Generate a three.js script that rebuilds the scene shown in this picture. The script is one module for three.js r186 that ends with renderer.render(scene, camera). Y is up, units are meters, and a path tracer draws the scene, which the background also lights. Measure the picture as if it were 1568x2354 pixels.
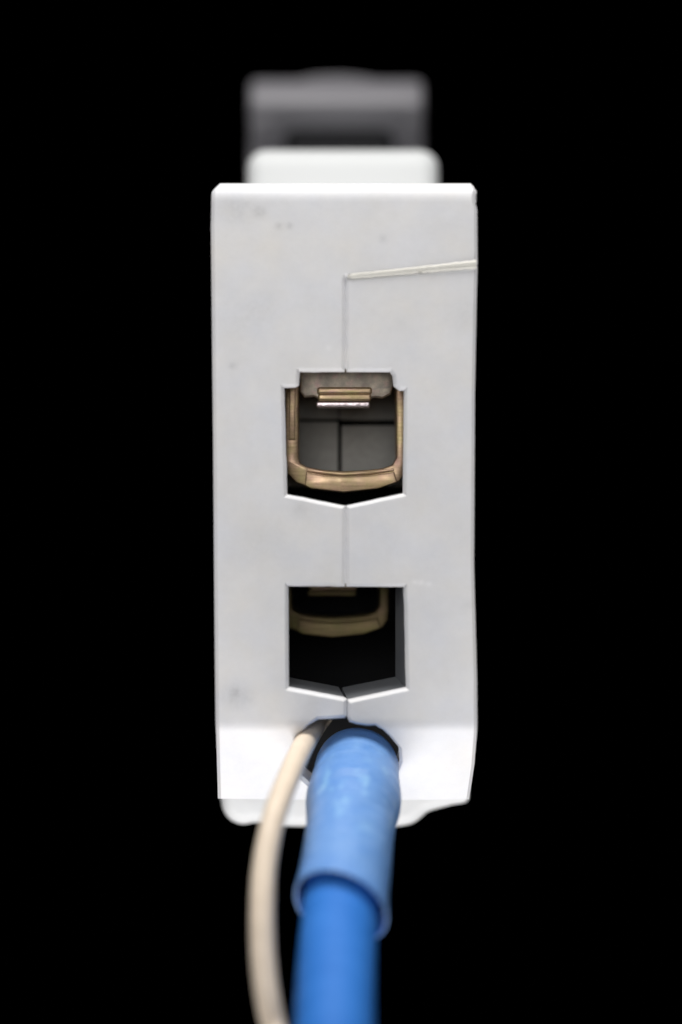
import * as THREE from 'three';
import { RectAreaLightUniformsLib } from 'three/addons/lights/RectAreaLightUniformsLib.js';
import { RoundedBoxGeometry } from 'three/addons/geometries/RoundedBoxGeometry.js';
import { mergeGeometries, mergeVertices, toCreasedNormals } from 'three/addons/utils/BufferGeometryUtils.js';
import { ImprovedNoise } from 'three/addons/math/ImprovedNoise.js';

// ---------------------------------------------------------------- camera, light, exposure
const MM = 0.001;
const D = 200;                       // millimetres from the lens to the end face of the breaker
const scene = new THREE.Scene();
scene.background = new THREE.Color(0, 0, 0);
const camera = new THREE.PerspectiveCamera(2 * Math.atan(35 / D) * 180 / Math.PI, 682 / 1024, 0.02, 5);
camera.position.set(0, 0, D * MM);
camera.lookAt(0, 0, 0);
camera.focus = (D + 3.5) * MM;
camera.userData.fStop = 9.5;
scene.add(camera);
const renderer = new THREE.WebGLRenderer({ antialias: true });
renderer.setSize(682, 1024);
renderer.toneMapping = THREE.LinearToneMapping;
renderer.toneMappingExposure = 1.15;
renderer.shadowMap.enabled = true;
RectAreaLightUniformsLib.init();
function softbox(x, y, z, w, h, power, color, tx = 0, ty = 0, tz = 0) {
  const l = new THREE.RectAreaLight(color, power, w, h);
  l.position.set(x, y, z); l.lookAt(tx, ty, tz); scene.add(l);
  return l;
}
softbox(-0.02, 0.43, 0.085, 0.40, 0.20, 9.2, 0xfffdfa);        // overhead softbox
softbox(0.00, -0.41, 0.085, 0.40, 0.20, 7.5, 0xfffdfc);       // lower softbox
softbox(-0.05, 0.145, 0.59, 0.30, 0.30, 3.7, 0xffffff);         // front fill behind the camera

// ---------------------------------------------------------------- helpers
const noise = new ImprovedNoise();
let seed = 7;
const rnd = () => { seed = (seed * 1664525 + 1013904223) >>> 0; return seed / 4294967296; };
const PX = 33.61;                    // picture steps per millimetre on the end face
const X = (p) => (p - 784) / PX, Y = (p) => (1176.5 - p) / PX;
const at = (px, py, z) => new THREE.Vector3(X(px) * (D - z) / D, Y(py) * (D - z) / D, z);
function part(name, geo, mat, parent, label) {
  geo.scale(MM, MM, MM);
  const m = new THREE.Mesh(geo, mat);
  m.name = name; m.castShadow = m.receiveShadow = true;
  if (label) m.userData.label = label;
  parent.add(m);
  return m;
}
function thing(name, label, category) {
  const g = new THREE.Group(); g.name = name; g.userData = { label, category }; scene.add(g); return g;
}
const box = (x0, x1, y0, y1, z0, z1, r = 0.15) => {
  const g = new RoundedBoxGeometry(x1 - x0, y1 - y0, z1 - z0, 2, Math.min(r, (x1 - x0) / 2.1, (y1 - y0) / 2.1, (z1 - z0) / 2.1));
  g.translate((x0 + x1) / 2, (y0 + y1) / 2, (z0 + z1) / 2); return g;
};
const merge = (list) => mergeGeometries(list.map((g) => { const n = g.index ? g.toNonIndexed() : g; for (const k of Object.keys(n.attributes)) if (!['position', 'normal', 'uv'].includes(k)) n.deleteAttribute(k); return n; }));
function map(g, f) {
  const p = g.attributes.position, v = new THREE.Vector3();
  for (let i = 0; i < p.count; i++) { v.fromBufferAttribute(p, i); f(v); p.setXYZ(i, v.x, v.y, v.z); }
  return g;
}
// cut every triangle along the lines y = level, so that a flat sheet can be bent there
function splitY(geo, levels) {
  const g = geo.index ? geo.toNonIndexed() : geo, P = g.attributes.position, U = g.attributes.uv;
  let tris = [];
  for (let i = 0; i < P.count; i += 3) tris.push([0, 1, 2].map((k) => [P.getX(i + k), P.getY(i + k), P.getZ(i + k), U.getX(i + k), U.getY(i + k)]));
  for (const L of levels) {
    const out = [];
    for (const t of tris) {
      const d = t.map((v) => v[1] - L);
      if (Math.min(...d) > -1e-6 || Math.max(...d) < 1e-6) { out.push(t); continue; }
      for (const side of [1, -1]) {
        const poly = [];
        for (let k = 0; k < 3; k++) {
          const a = t[k], b = t[(k + 1) % 3], da = d[k] * side, db = d[(k + 1) % 3] * side;
          if (da >= 0) poly.push(a);
          if ((da > 0 && db < 0) || (da < 0 && db > 0)) { const s = da / (da - db); poly.push(a.map((q, j) => q + (b[j] - q) * s)); }
        }
        for (let k = 1; k + 1 < poly.length; k++) out.push([poly[0], poly[k], poly[k + 1]]);
      }
    }
    tris = out;
  }
  const r = new THREE.BufferGeometry();
  r.setAttribute('position', new THREE.Float32BufferAttribute(tris.flatMap((t) => t.flatMap((v) => v.slice(0, 3))), 3));
  r.setAttribute('uv', new THREE.Float32BufferAttribute(tris.flatMap((t) => t.flatMap((v) => v.slice(3))), 2));
  return r;
}
// a tube along a curve: rows = [[u, radius], ...]; stretch(theta) shifts the far end for an oblique cut
function sweep(curve, rows, radial, stretch = () => 0, caps = false) {
  const pos = [], uv = [], idx = [], len = curve.getLength();
  rows.forEach(([u, r, k = 0], i) => {
    for (let j = 0; j <= radial; j++) {
      const th = j / radial * Math.PI * 2, uu = Math.min(1, Math.max(0, u + k * stretch(th)));
      const c = curve.getPointAt(uu), T = curve.getTangentAt(uu);
      const N = new THREE.Vector3(1, 0, 0).addScaledVector(T, -T.x).normalize(), B = T.clone().cross(N);
      const rr = typeof r === 'function' ? r(th) : r;
      c.addScaledVector(N, Math.cos(th) * rr).addScaledVector(B, Math.sin(th) * rr);
      pos.push(c.x, c.y, c.z); uv.push(j / radial, uu * len / 18);
      if (i && j) { const a = i * (radial + 1) + j; idx.push(a - radial - 2, a - radial - 1, a, a - radial - 2, a, a - 1); }
    }
  });
  if (caps) for (const [i, s] of [[0, 1], [rows.length - 1, -1]]) {
    const c = curve.getPointAt(rows[i][0]), n = pos.length / 3; pos.push(c.x, c.y, c.z); uv.push(0, 0);
    for (let j = 1; j <= radial; j++) { const a = i * (radial + 1) + j; s > 0 ? idx.push(n, a, a - 1) : idx.push(n, a - 1, a); }
  }
  const g = new THREE.BufferGeometry();
  g.setAttribute('position', new THREE.Float32BufferAttribute(pos, 3));
  g.setAttribute('uv', new THREE.Float32BufferAttribute(uv, 2));
  g.setIndex(idx);
  return g;
}
function smoothed(g, angle) { g.computeVertexNormals(); return toCreasedNormals(g, angle); }
function texture(w, h, f, srgb) {
  const a = new Uint8Array(w * h * 4);
  for (let y = 0; y < h; y++) for (let x = 0; x < w; x++) {
    const c = f(x / w, y / h), i = (y * w + x) * 4;
    for (let k = 0; k < 3; k++) a[i + k] = Math.max(0, Math.min(255, Math.round((Array.isArray(c) ? c[k] : c) * 255)));
    a[i + 3] = 255;
  }
  const t = new THREE.DataTexture(a, w, h); t.magFilter = t.minFilter = THREE.LinearFilter;
  t.wrapS = t.wrapT = THREE.RepeatWrapping; if (srgb) t.colorSpace = THREE.SRGBColorSpace; t.needsUpdate = true; return t;
}
const fbm = (x, y, z) => noise.noise(x, y, z) * 0.55 + noise.noise(x * 2.1, y * 2.1, z + 5) * 0.28 + noise.noise(x * 4.3, y * 4.3, z + 9) * 0.17;

// ---------------------------------------------------------------- materials
// grime on the plastic: placed in picture steps of the end face, [x, y, radius, strength]
const smudges = [[596, 488, 14, .09], [640, 520, 9, .08], [665, 520, 9, .08], [545, 480, 40, .05], [880, 550, 12, .05], [545, 1600, 34, .07], [540, 1592, 12, .05], [535, 840, 10, .06],
  [575, 725, 60, .03], [1060, 725, 50, .025], [690, 1170, 22, .04], [600, 1250, 70, .02], [1080, 1390, 14, .02], [955, 1338, 7, -.05], [968, 1340, 7, -.05], [985, 1343, 7, -.05], [755, 800, 7, -.03]];
const U0 = -10, UW = 20, V0 = -28, VH = 68;
const shellMap = texture(640, 1536, (u, v) => {
  const x = U0 + u * UW, y = V0 + v * VH;
  let k = 1 + fbm(x * .35, y * .35, 1) * .03 + fbm(x * 1.6, y * 1.6, 3) * .012 + (rnd() - .5) * .02;
  const px = x * PX + 784, py = 1176.5 - y * PX;
  for (const [sx, sy, r, s] of smudges) { const d = Math.hypot(px - sx, (py - sy) * 1.2) / r; if (d < 2.5) k -= s * Math.exp(-d * d) * (1 + fbm(x * 3, y * 3, 7)); }
  const warm = fbm(x * .25 + 9, y * .25, 4) * .02;
  return [.928 * k + warm, .926 * k + warm * .4, .932 * k - warm];
}, true);
const shellBump = texture(512, 1024, (u, v) => .5 + fbm(u * 60, v * 200, 2) * .35 + (rnd() - .5) * .2);
const shellMat = new THREE.MeshPhysicalMaterial({ map: shellMap, roughness: .48, specularIntensity: .6, bumpMap: shellBump, bumpScale: .000012 });
const whiteMat = new THREE.MeshPhysicalMaterial({ color: new THREE.Color().setRGB(.63, .645, .65), roughness: .5, specularIntensity: .6 });
const footMat = new THREE.MeshPhysicalMaterial({ color: new THREE.Color().setRGB(.8, .81, .81), roughness: .5 });
const shadedLipMat = new THREE.MeshPhysicalMaterial({ color: new THREE.Color().setRGB(.26, .27, .29), roughness: .6 });  // ledge plastic darkened: shade inside the opening is in this colour
const burrMat = new THREE.MeshPhysicalMaterial({ color: new THREE.Color().setRGB(.84, .82, .75), roughness: .45 });
const shadeMat = new THREE.MeshStandardMaterial({ color: new THREE.Color().setRGB(.012, .012, .014), roughness: .85 });  // near-black that paints the shade of the chamber and lever
const greyMap = texture(256, 256, (u, v) => { const n = fbm(u * 9, v * 9, 4); let k = .62 + n * .05 + (rnd() - .5) * .05; if (rnd() < .0006) k -= .2; return [k, k * .985, k * .95]; }, true);
const greyMat = new THREE.MeshStandardMaterial({ map: greyMap, roughness: .8 });
const leverMat = new THREE.MeshPhysicalMaterial({ color: new THREE.Color().setRGB(.152, .148, .162), roughness: .42, specularIntensity: .6 });
const metalMap = texture(256, 256, (u, v) => {
  const a = fbm(u * 5, v * 5, 11), b = fbm(u * 8 + 3, v * 8, 17), s = fbm(u * 3, v * 60, 6) * .08, w = (rnd() - .5) * .06;
  return [.775 + a * .1 + b * .05 + s * 1.5 + w, .665 + a * .11 - b * .03 + s * 1.5 + w, .53 + a * .04 + b * .07 + s * 1.3 + w];
}, true);
const metalRough = texture(128, 128, (u, v) => .42 + fbm(u * 10, v * 10, 21) * .25);
const brassMat = new THREE.MeshPhysicalMaterial({ map: metalMap, roughnessMap: metalRough, roughness: 1, metalness: .6 });
const shadedMetalMat = new THREE.MeshPhysicalMaterial({ map: metalMap, color: new THREE.Color().setRGB(.5, .54, .42), roughness: .6, metalness: .5 });  // olive copy of the clamp metal, with the lower opening's shade mixed in
const plateMap = texture(256, 256, (u, v) => {
  const a = fbm(u * 7, v * 7, 61), b = fbm(u * 14 + 3, v * 14, 67), w = (rnd() - .5) * .08, pink = Math.max(0, b) * .25;
  return [.84 + a * .3 + pink * .5 + w, .79 + a * .28 + w, .72 + a * .24 + pink * .2 + w];
}, true);
const plateMat = new THREE.MeshPhysicalMaterial({ map: plateMap, roughness: .5, metalness: .3 });
const dented = texture(128, 128, (u, v) => .5 + fbm(u * 30, v * 30, 71) * .5);
const nickelMat = new THREE.MeshPhysicalMaterial({ color: new THREE.Color().setRGB(.86, .74, .75), roughness: .4, metalness: .85, bumpMap: dented, bumpScale: .00006 });
const streak = texture(128, 512, (u, v) => { const n = fbm(u * 5, v * 7, 31) * .07 + fbm(u * 22, v * 24, 33) * .035 - .12 * Math.max(0, fbm(u * 12, v * 9, 35) - .22); const p = Math.max(0, fbm(u * 16, v * 8, 37) - .12) * .5 * Math.max(0, 1 - Math.abs(v - .72) * 3); return [.43 + n * 1.1 + p, .61 + n * .8 + p, .85 + n * .3 + p * .4]; }, true);
const wrinkle = texture(256, 512, (u, v) => .5 + fbm(u * 4, v * 22, 91) * .4 + fbm(u * 14, v * 16, 93) * .25);
const sleeveMat = new THREE.MeshPhysicalMaterial({ map: streak, roughness: .4, specularIntensity: .6, bumpMap: wrinkle, bumpScale: .00022 });
const blueMap = texture(64, 256, (u, v) => { const n = fbm(u * 4, v * 14, 41) * .05 + (rnd() - .5) * .02; return [.205 + n, .475 + n, .81 + n]; }, true);
const blueMat = new THREE.MeshPhysicalMaterial({ map: blueMap, roughness: .58, specularIntensity: .35 });
const beigeMap = texture(64, 256, (u, v) => { const n = fbm(u * 4, v * 18, 51) * .05 + (rnd() - .5) * .02; return [.92 + n, .855 + n, .775 + n]; }, true);
const beigeMat = new THREE.MeshPhysicalMaterial({ map: beigeMap, roughness: .45, specularIntensity: .5 });

// ---------------------------------------------------------------- the circuit breaker
const breaker = thing('circuit_breaker', 'light grey plastic circuit breaker seen from its terminal end, dark lever on top', 'circuit breaker');

// end wall: two moulded halves cut as flat sheets, bent back over the top edge and under the wire entry
const TILT = 40 * Math.PI / 180, TT = Math.tan(TILT), Y0 = Y(1668);
const RB = 1.45, YT = 22.62, YC = YT - RB, V_END = YC + RB * Math.PI / 2 + 76;
function flat(px, py) {              // a point of the face, on the unbent sheet
  const x = X(px), y = Y(py);
  if (y >= Y0) return [x, y];
  const z = TT * (y - Y0) / (1 + y * TT / D), s = 1 - z / D;
  return [x * s, Y0 - (Y0 - y * s) / Math.cos(TILT)];
}
function outline(list) {             // [px, py, burr] -> points, with a slight burr along moulded edges
  const pts = list.map(([a, b, j = 0]) => [...flat(a, b), j]), out = [];
  pts.forEach((p, i) => {
    const q = pts[(i + 1) % pts.length], L = Math.hypot(q[0] - p[0], q[1] - p[1]), n = p[2] ? Math.max(1, Math.round(L / .55)) : 1;
    for (let k = 0; k < n; k++) {
      const s = k / n, nx = -(q[1] - p[1]) / L, ny = (q[0] - p[0]) / L, w = k ? (noise.noise(p[0] * 3 + s * L * 1.1, p[1] * 3, 2) + (rnd() - .5) * .5) * p[2] : 0;
      out.push(new THREE.Vector2(p[0] + (q[0] - p[0]) * s + nx * w, p[1] + (q[1] - p[1]) * s + ny * w));
    }
  });
  return out;
}
const BEV = .23, THICK = 1.5;
function bendSheet(points) {
  const geo = new THREE.ExtrudeGeometry(new THREE.Shape(points), { depth: THICK - .44, bevelEnabled: true, bevelSize: BEV, bevelThickness: .22, bevelOffset: -BEV, bevelSegments: 1, steps: 1 });
  geo.translate(0, 0, .22 - THICK);
  const levels = [];
  for (let k = 0; k <= 12; k++) levels.push(YC + k / 12 * RB * Math.PI / 2);
  const RC = 1.6, A0 = Y0 + RC * TILT / 2;
  for (let k = 0; k <= 6; k++) levels.push(A0 - k / 6 * RC * TILT);
  const g = splitY(geo, levels), uv = g.attributes.uv, p = g.attributes.position;
  for (let i = 0; i < p.count; i++) uv.setXY(i, (p.getX(i) - U0) / UW, (p.getY(i) - V0) / VH);
  map(g, (v) => {
    if (v.y > YC) {
      const a = Math.min((v.y - YC) / RB, Math.PI / 2), rest = Math.max(0, v.y - YC - RB * Math.PI / 2), r = RB + v.z;
      v.set(v.x, YC + r * Math.sin(a), -RB + r * Math.cos(a) - rest);
    } else if (v.y < A0) {
      const a = Math.min((A0 - v.y) / RC, TILT), rest = Math.max(0, A0 - v.y - RC * TILT), r = RC + v.z;
      v.set(v.x, A0 - r * Math.sin(a) - rest * Math.cos(a), -RC + r * Math.cos(a) - rest * Math.sin(a));
    }
  });
  return smoothed(g, .2);
}
const J = .035;
const leftPts = outline([
  [486, 470], [485, 520], [490, 1000], [494, 1500], [497, 1690], [501, 1839], [796.5, 1842], [796.5, 1826], [740, 1816], [714, 1803], [692, 1783], [681, 1760], [681, 1697], [708.5, 1670], [731, 1654],
  [792.5, 1650], [797.2, 1645], [797.2, 1607], [790, 1603.5, J * .6], [663.7, 1579.5], [662.6, 1346.8, J], [793, 1348], [794.4, 1162], [788, 1161.4, J * .8], [660.2, 1136, J], [653.3, 890.4, J * .6], [680, 889],
  [687, 884], [689.2, 853.4, J], [792, 853.4], [793.4, 838], [793.4, 642], [796, 636.5, J], [1080, 609], [1098, 607], [1097, 480], [1093, 465]]);
leftPts.push(new THREE.Vector2(9.18, YC + .5), new THREE.Vector2(9.3, YC + 1.0), new THREE.Vector2(9.15, YC + 1.5), new THREE.Vector2(9.0, V_END), new THREE.Vector2(-8.45, V_END), new THREE.Vector2(-8.45, YC + 2.3), new THREE.Vector2(-8.62, YC + 1.6), new THREE.Vector2(-8.85, YC + .9));
const rightPts = outline([
  [794.2, 639, J * .5], [1080, 611.5], [1098, 609.8], [1096, 700], [1092, 900], [1090, 1300], [1097, 1560], [1097, 1685], [1091, 1760], [1079, 1841], [798.6, 1843], [798.6, 1828], [860, 1822], [900, 1795], [918.5, 1750],
  [916, 1719.5], [895.5, 1695], [880, 1680], [863, 1670], [845, 1671], [821.5, 1668], [803, 1661], [798.6, 1650], [798.6, 1608.5], [803, 1608.4, J], [933.6, 1580.6, J * .5], [928, 1349, J], [796, 1348], [795.4, 1162, J * .7],
  [926.6, 1133.6, J * .5], [929, 896.5], [918, 896.5], [905.5, 886], [902.5, 862], [897, 853.4, J], [797, 853.4], [794.4, 840]].reverse());
// side walls, tapering a little downwards like the end face
function sideWall(x0, x1, top, taper, low) {
  const s = new THREE.Shape((low ? [[.7, top], [.7, low], [78, low], [78, top]] : [[.7, top], [.7, -14.4], [5.6, Y0 - 4.7], [22, Y0 - 4.7], [22, -16], [57, -16], [57, Y0 - 5], [78, Y0 - 5], [78, top]]).map(([a, b]) => new THREE.Vector2(a, b)));
  const g = new THREE.ExtrudeGeometry(s, { depth: x1 - x0, bevelEnabled: false });
  const p = g.attributes.position, uv = g.attributes.uv;
  for (let i = 0; i < p.count; i++) uv.setXY(i, p.getX(i) / UW, p.getY(i) / VH);
  map(g, (v) => v.set(x0 + v.z + taper(v.y), v.y, -v.x));
  g.index || g.computeVertexNormals();
  return smoothed(splitY(g, [-14.4]), .4);
}
const leftWall = sideWall(-8.72, -7.5, YC - .05, (y) => (y < 0 ? -y * .018 : 0));
const rightWall = sideWall(7.7, 8.92, Y(616), (y) => (y < -15 ? (y + 15) * .08 : 0));
const rightTop = sideWall(7.7, 8.98, YC - .05, () => 0, Y(612));
part('housing_half', merge([bendSheet(leftPts), leftWall, rightTop, box(-7.4, 7.6, -16, YC - .5, -78, -77)]), shellMat, breaker, 'left half of the grey plastic housing, with the whole top edge');
part('housing_half', merge([bendSheet(rightPts).translate(0, 0, -.1), rightWall]), shellMat, breaker, 'right half of the grey plastic housing, below the slanting joint');

// backing added just behind the gap between the halves, to lighten the seam
const backing = (x0, y0, x1, y1) => box(X(x0), X(x1), Y(y1), Y(y0), -1.2, -.33, .05);
const slant = box(-.2, 8.9, -.35, .35, -1.2, -.33, .05).rotateZ(Math.atan2(27.5, 284)).translate(X(798), Y(638), 0);
part('seam_backing', merge([backing(786, 640, 801, 846), backing(787, 1170, 803, 1341), slant]), shellMat, breaker);

// cream burr left along the slanted joint, thicker towards the side
const bead = [];
for (const [dy, dz, r0, r1, sd] of [[-2.5, -.08, .13, .19, 1], [1, -.11, .13, .18, 4]]) {
  const pts = []; for (let k = 0; k <= 40; k++) { const f = k / 40; pts.push(new THREE.Vector3(X(799 + 296 * f), Y(636 - 27.5 * f + dy * (1 + f) + noise.noise(f * 14, sd, 2) * 1.8 * (.4 + f)), dz)); }
  const cv = new THREE.CatmullRomCurve3(pts), rows = [];
  for (let k = 0; k <= 120; k++) { const f = k / 120; rows.push([f, (r0 + (r1 - r0) * f * f) * (1 + .2 * noise.noise(f * 30, sd, 7)) * Math.min(1, .3 + f * 20)]); }
  bead.push(sweep(cv, rows, 10, undefined, true));
}
part('joint_burr', smoothed(merge(bead.map((g) => { g.computeVertexNormals(); return g; })), 1), burrMat, breaker);

// raised front nose behind the end wall, and the dark lever on it
const nose = merge([new RoundedBoxGeometry(14.6, 6.8, 46, 6, 1.5).translate(.14, 24.25, -43)]);
map(nose, (v) => { const f = Math.max(0, (v.z + 30) / 10); v.z -= f * (v.y - 21) * .4; });
part('front_nose', smoothed(nose, .8), whiteMat, breaker);
const further = (v) => v.set(v.x * 1.064, v.y * 1.064, v.z - 15);
const lp = new THREE.Shape();
lp.moveTo(-1, 24.6); lp.lineTo(-1, 26.6); lp.quadraticCurveTo(-3.6, 27.6, -3.0, 29.0); lp.lineTo(-1.0, 30.5); lp.quadraticCurveTo(-.6, 31.0, -.9, 31.5); lp.quadraticCurveTo(-2.5, 33.6, -5, 33.7); lp.quadraticCurveTo(-8.5, 33.2, -8.6, 30.6); lp.lineTo(-10, 24.6);
const lever = new THREE.ExtrudeGeometry(lp, { depth: 12.3, bevelEnabled: true, bevelSize: .5, bevelThickness: .5, bevelOffset: -.5, bevelSegments: 3, curveSegments: 10 });
map(lever, (v) => { const x = v.z - 6.15; v.set(x - .35, v.y - .3, v.x - 21); });
map(lever, further);
const arch = new THREE.Shape(); arch.moveTo(-4.6, 31); arch.lineTo(-4.6, 33.05); arch.quadraticCurveTo(-.35, 34.45, 3.9, 33.05); arch.lineTo(3.9, 31);
const archG = new THREE.ExtrudeGeometry(arch, { depth: 1.6, bevelEnabled: true, bevelSize: .15, bevelThickness: .2, bevelOffset: -.15, bevelSegments: 2, curveSegments: 24 });
archG.translate(0, 0, -27.6); map(archG, further);
part('lever_grip', smoothed(archG, .4), leverMat, breaker);
part('switch_lever', smoothed(mergeVertices((lever.deleteAttribute('normal'), lever.deleteAttribute('uv'), lever)), .7), leverMat, breaker);
const lshade = box(-4.4, 4.1, 25.4, 29.7, -26.5, -22.9, 1.1);
part('lever_recess_shade', map(lshade, further), shadeMat, breaker);  // solid near-black block, painting the shade low on the lever

// foot for the mounting rail, seen below the end wall
const ft = [[504, 1800], [506, 1844], [513, 1872], [530, 1893], [556, 1902], [588, 1898], [648, 1906], [760, 1908], [880, 1909], [936, 1904], [962, 1892], [983, 1873], [1000, 1866], [1040, 1855], [1078, 1844], [1078, 1800]].map(([a, b]) => { const p = at(a, b, -9); return new THREE.Vector2(p.x, p.y); });
const footG = new THREE.ExtrudeGeometry(new THREE.Shape(new THREE.SplineCurve(ft).getPoints(90)), { depth: 9, bevelEnabled: true, bevelSize: .9, bevelThickness: .9, bevelOffset: -.9, bevelSegments: 4 });
footG.translate(0, 0, -18.8); map(footG, (v) => { v.z -= Math.max(0, -19 - v.y) * .5; });
part('rail_foot', smoothed(footG, .7), footMat, breaker);

// inside: near-black walls added to stand for deep shade, grey back panels, clamps
const shadeWalls = merge([
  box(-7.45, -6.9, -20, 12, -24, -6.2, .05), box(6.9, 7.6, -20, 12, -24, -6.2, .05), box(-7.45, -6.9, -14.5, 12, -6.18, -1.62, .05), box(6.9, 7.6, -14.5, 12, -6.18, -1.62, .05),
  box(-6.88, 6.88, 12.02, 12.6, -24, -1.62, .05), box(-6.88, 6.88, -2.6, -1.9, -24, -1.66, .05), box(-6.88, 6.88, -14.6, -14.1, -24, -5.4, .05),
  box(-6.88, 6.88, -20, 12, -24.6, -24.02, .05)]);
part('inner_shade', shadeWalls, shadeMat, breaker);
const ZP = -11;
const pan = (x0, y0, x1, y1, dz = 0) => { const a = at(x0, y1, ZP + dz), b = at(x1, y0, ZP + dz); return box(a.x, b.x, a.y, b.y, ZP - 1 + dz, ZP + dz, .06); };
for (const q of [[640, 840, 779, 962.5], [786, 840, 950, 965.5, -.25], [640, 969, 777, 1118, -.1], [785.5, 977.5, 950, 1118, .2]]) part('inner_panel', pan(...q), greyMat, breaker);
part('panel_tab', pan(781, 930, 806, 964, .5), greyMat, breaker);

function clamp(ox, oy, oz, k, drop, discMat, ringMat) {
  const c = (px, py) => new THREE.Vector2(X(px) * 1.018, Y(py) * 1.018);
  const ext = (list, depth, bev, z) => new THREE.ExtrudeGeometry(new THREE.Shape(list.map(([a, b]) => c(a, b))), { depth, bevelEnabled: true, bevelSize: bev, bevelThickness: bev, bevelOffset: -bev, bevelSegments: 2 }).translate(0, 0, z);
  const ring = ext([[656, 830], [687, 830], [686, 1050], [690, 1064], [706, 1073], [745, 1080], [790, 1083], [845, 1080], [880, 1076], [902, 1068], [911, 1052], [910, 830], [934, 830], [933, 1060], [930, 1088], [918, 1106], [870, 1122], [790, 1130], [715, 1122], [680, 1108], [662, 1088], [656, 1060]], 4.6, .16, -8.2);
  const lip = ext([[704, 1086], [745, 1093], [790, 1096], [845, 1094], [906, 1085], [912, 1108], [870, 1122.5], [790, 1130.5], [715, 1122.5], [702, 1115]], .5, .1, -3.44);
  const rim = ext([[666, 830], [680, 830], [679, 1010], [664, 1010]], .3, .06, -3.5);
  const rim2 = ext([[706, 1076], [745, 1083], [790, 1086], [845, 1084], [904, 1076], [905, 1082], [845, 1091], [790, 1093], [745, 1090], [705, 1083]], .35, .05, -3.5);
  const fix = (q) => { const p = q.attributes.position, u = q.attributes.uv; for (let i = 0; i < p.count; i++) u.setXY(i, (p.getX(i) + 9) / 9, (p.getY(i) + p.getZ(i) + 40) / 9); map(q, (v) => v.set(v.x * k + ox, v.y * k + oy, (v.z + 3.5) * k + oz)); return q; };
  const m = part('terminal_clamp', smoothed(fix(merge([ring, lip, rim, rim2])), .5), ringMat, breaker);
  const plate = ext([[690, 800], [905, 800], [906, 880], [898, 905], [880, 914], [860, 912], [845, 918], [735, 917], [722, 910], [700, 912], [690, 900]], 1.3, .3, -5.2);
  part('clamp_plate', smoothed(fix(plate), .5), plateMat, m);
  const cx = X(792) * 1.03, yb = Y(921) * 1.03 - drop;
  const lathe = (pts) => new THREE.LatheGeometry(pts.map(([q, y]) => new THREE.Vector2(q, y)), 48).translate(cx, 0, -5.2);
  const flange = merge([new RoundedBoxGeometry(3.7, .5, 2.6, 4, .16).translate(cx, yb + .14, -4.72), new RoundedBoxGeometry(3.85, .55, 2.6, 4, .2).translate(cx, yb + .6, -4.76), new RoundedBoxGeometry(3.3, .35, 2.4, 4, .16).translate(cx, yb + .95, -4.85)]);
  part('clamp_screw', smoothed(fix(merge([flange, lathe([[0, yb], [1.5, yb], [1.5, yb + 3.4]])])), .5), brassMat, m);
  part('pressure_disc', smoothed(fix(new RoundedBoxGeometry(3.75, .4, 2.2, 4, .14).translate(cx - .1, yb - .34, -4.75)), .5), discMat, m);
  return m;
}
clamp(0, 0, -3.5, 1, 0, nickelMat, brassMat);
clamp(-.79, -10.2, -9, .925, 2.75, shadedMetalMat, shadedMetalMat);

// sloping inner ledges of the lower opening
function ledge(front, back, z0, z1) {
  const g = new THREE.BufferGeometry(), p = [];
  const A = front.map(([a, b]) => at(a, b, z0)), B = back.map(([a, b]) => at(a, b, z1)), lowA = A.map((v) => v.clone().add(new THREE.Vector3(0, -1.2, 0))), lowB = B.map((v) => new THREE.Vector3(v.x, Math.min(v.y - .6, lowA[0].y), v.z));
  const quad = (a, b, c, d) => p.push(...[a, b, c, a, c, d].flatMap((v) => [v.x, v.y, v.z]));
  quad(A[0], A[1], B[1], B[0]); quad(lowA[0], A[0], B[0], lowB[0]); quad(A[1], lowA[1], lowB[1], B[1]); quad(B[0], B[1], lowB[1], lowB[0]); quad(A[1], A[0], lowA[0], lowA[1]); quad(lowA[1], lowA[0], lowB[0], lowB[1]);
  g.setAttribute('position', new THREE.Float32BufferAttribute(p, 3)); g.computeVertexNormals(); return g;
}
part('opening_ledge', ledge([[658, 1580], [794, 1606]], [[662, 1556], [778, 1578]], -1.55, -5), shadedLipMat, breaker);
part('opening_ledge', ledge([[800, 1608], [938, 1581]], [[786, 1580], [914, 1554]], -1.55, -5), shadedLipMat, breaker);
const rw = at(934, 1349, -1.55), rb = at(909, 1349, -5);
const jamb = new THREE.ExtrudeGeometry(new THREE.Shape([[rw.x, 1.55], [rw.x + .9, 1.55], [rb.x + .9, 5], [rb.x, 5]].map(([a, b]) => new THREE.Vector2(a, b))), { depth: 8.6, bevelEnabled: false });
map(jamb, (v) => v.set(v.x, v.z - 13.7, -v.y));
part('opening_jamb', smoothed(splitY(jamb, []), .3), shadedLipMat, breaker);

// ---------------------------------------------------------------- blue cable with its sleeve
const cable = thing('blue_cable', 'thick blue cable with pale blue sleeve entering the lower opening of the breaker', 'cable');
const bc = new THREE.CatmullRomCurve3([at(830, 1700, -9), at(822, 1752, -3.2), at(812, 1850, 1.2), at(799, 1960, 5.6), at(783, 2090, 10.2), at(774, 2230, 14.6), at(769, 2380, 18.4), at(766, 2560, 21.5), at(768, 2800, 23), at(772, 3100, 22)], false, 'centripetal');
const near = (py) => { let b = 0, e = 1e9; for (let k = 0; k <= 2000; k++) { const p = bc.getPointAt(k / 2000), q = 1176.5 - p.y * D / (D - p.z) * PX, d = Math.abs(q - py); if (d < e) { e = d; b = k / 2000; } } return b; };
const u0 = near(1752), u1 = near(2085);
const core = [];
for (let k = 0; k <= 60; k++) core.push([u0 + .012 + (1 - u0 - .012) * k / 60, 2.48]);
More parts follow.
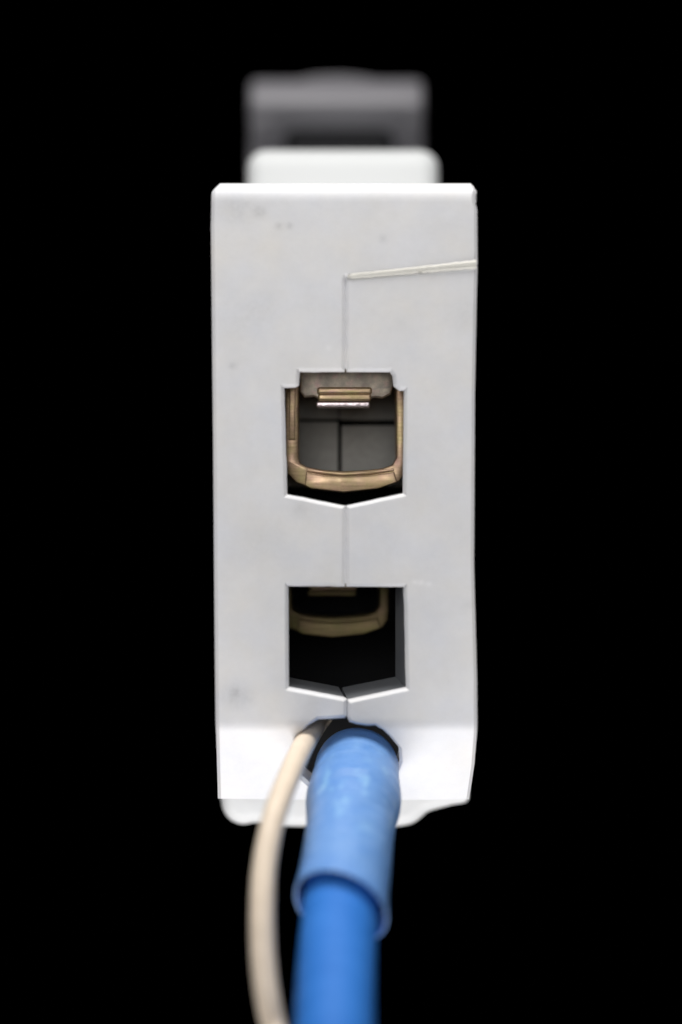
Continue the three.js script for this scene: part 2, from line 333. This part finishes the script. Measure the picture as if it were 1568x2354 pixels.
part('cable_insulation', smoothed(sweep(bc, core, 48, undefined, true), 1).translate(-.03, -.28, -.16), blueMat, cable);
const prof = [[0, 2.3], [0, 2.62], [.015, 2.82], [.05, 2.94], [.12, 3.0], [.2, 3.14], [.27, 3.27], [.33, 3.27], [.4, 3.14], [.46, 3.05], [.55, 3.02], [.7, 3.02], [.85, 3.05], [.95, 3.14], [.985, 3.17], [1, 3.13], [1, 3.04], [.97, 2.98], [.8, 2.9], [.5, 2.7], [.2, 2.66]];
const fine = [];
prof.forEach(([f, r], i) => { if (i) { const [f0, r0] = prof[i - 1]; for (let k = 1; k < 4; k++) fine.push([f0 + (f - f0) * k / 4, r0 + (r - r0) * k / 4]); } fine.push([f, r]); });
for (const q of fine) q[1] *= .985;
const rowsS = fine.map(([f, r]) => [u0 + (u1 - u0) * f, (th) => r + (r > 2.9 ? .05 * noise.noise(Math.cos(th) * 1.4, Math.sin(th) * 1.4, f * 5) : 0), Math.max(0, f - .5) * 2]);
part('cable_sleeve', smoothed(sweep(bc, rowsS, 64, (th) => .017 * Math.cos(th)), .9), sleeveMat, cable, 'pale blue plastic sleeve around the upper end of the cable');

// ---------------------------------------------------------------- thin beige wire
const bw = new THREE.CatmullRomCurve3([at(742, 1640, -9), at(716, 1682, -3), at(690, 1728, 1), at(658, 1800, 6), at(628, 1885, 9), at(608, 1990, 11), at(602.5, 2090, 12.5), at(605, 2200, 13.5), at(615, 2290, 14), at(632, 2370, 14), at(668, 2480, 18), at(720, 2610, 17), at(790, 2800, 15)], false, 'centripetal');
const wr = [];
for (let k = 0; k <= 90; k++) wr.push([k / 90, .74 + .05 * Math.min(1, k / 40)]);
const wireG = smoothed(sweep(bw, wr, 28, undefined, true), 1);
wireG.scale(MM, MM, MM);
const wire = new THREE.Mesh(wireG, beigeMat);
wire.name = 'beige_wire'; wire.castShadow = wire.receiveShadow = true;
wire.userData = { label: 'thin beige wire curving down from the opening left of the blue cable', category: 'wire' };
scene.add(wire);

renderer.render(scene, camera);
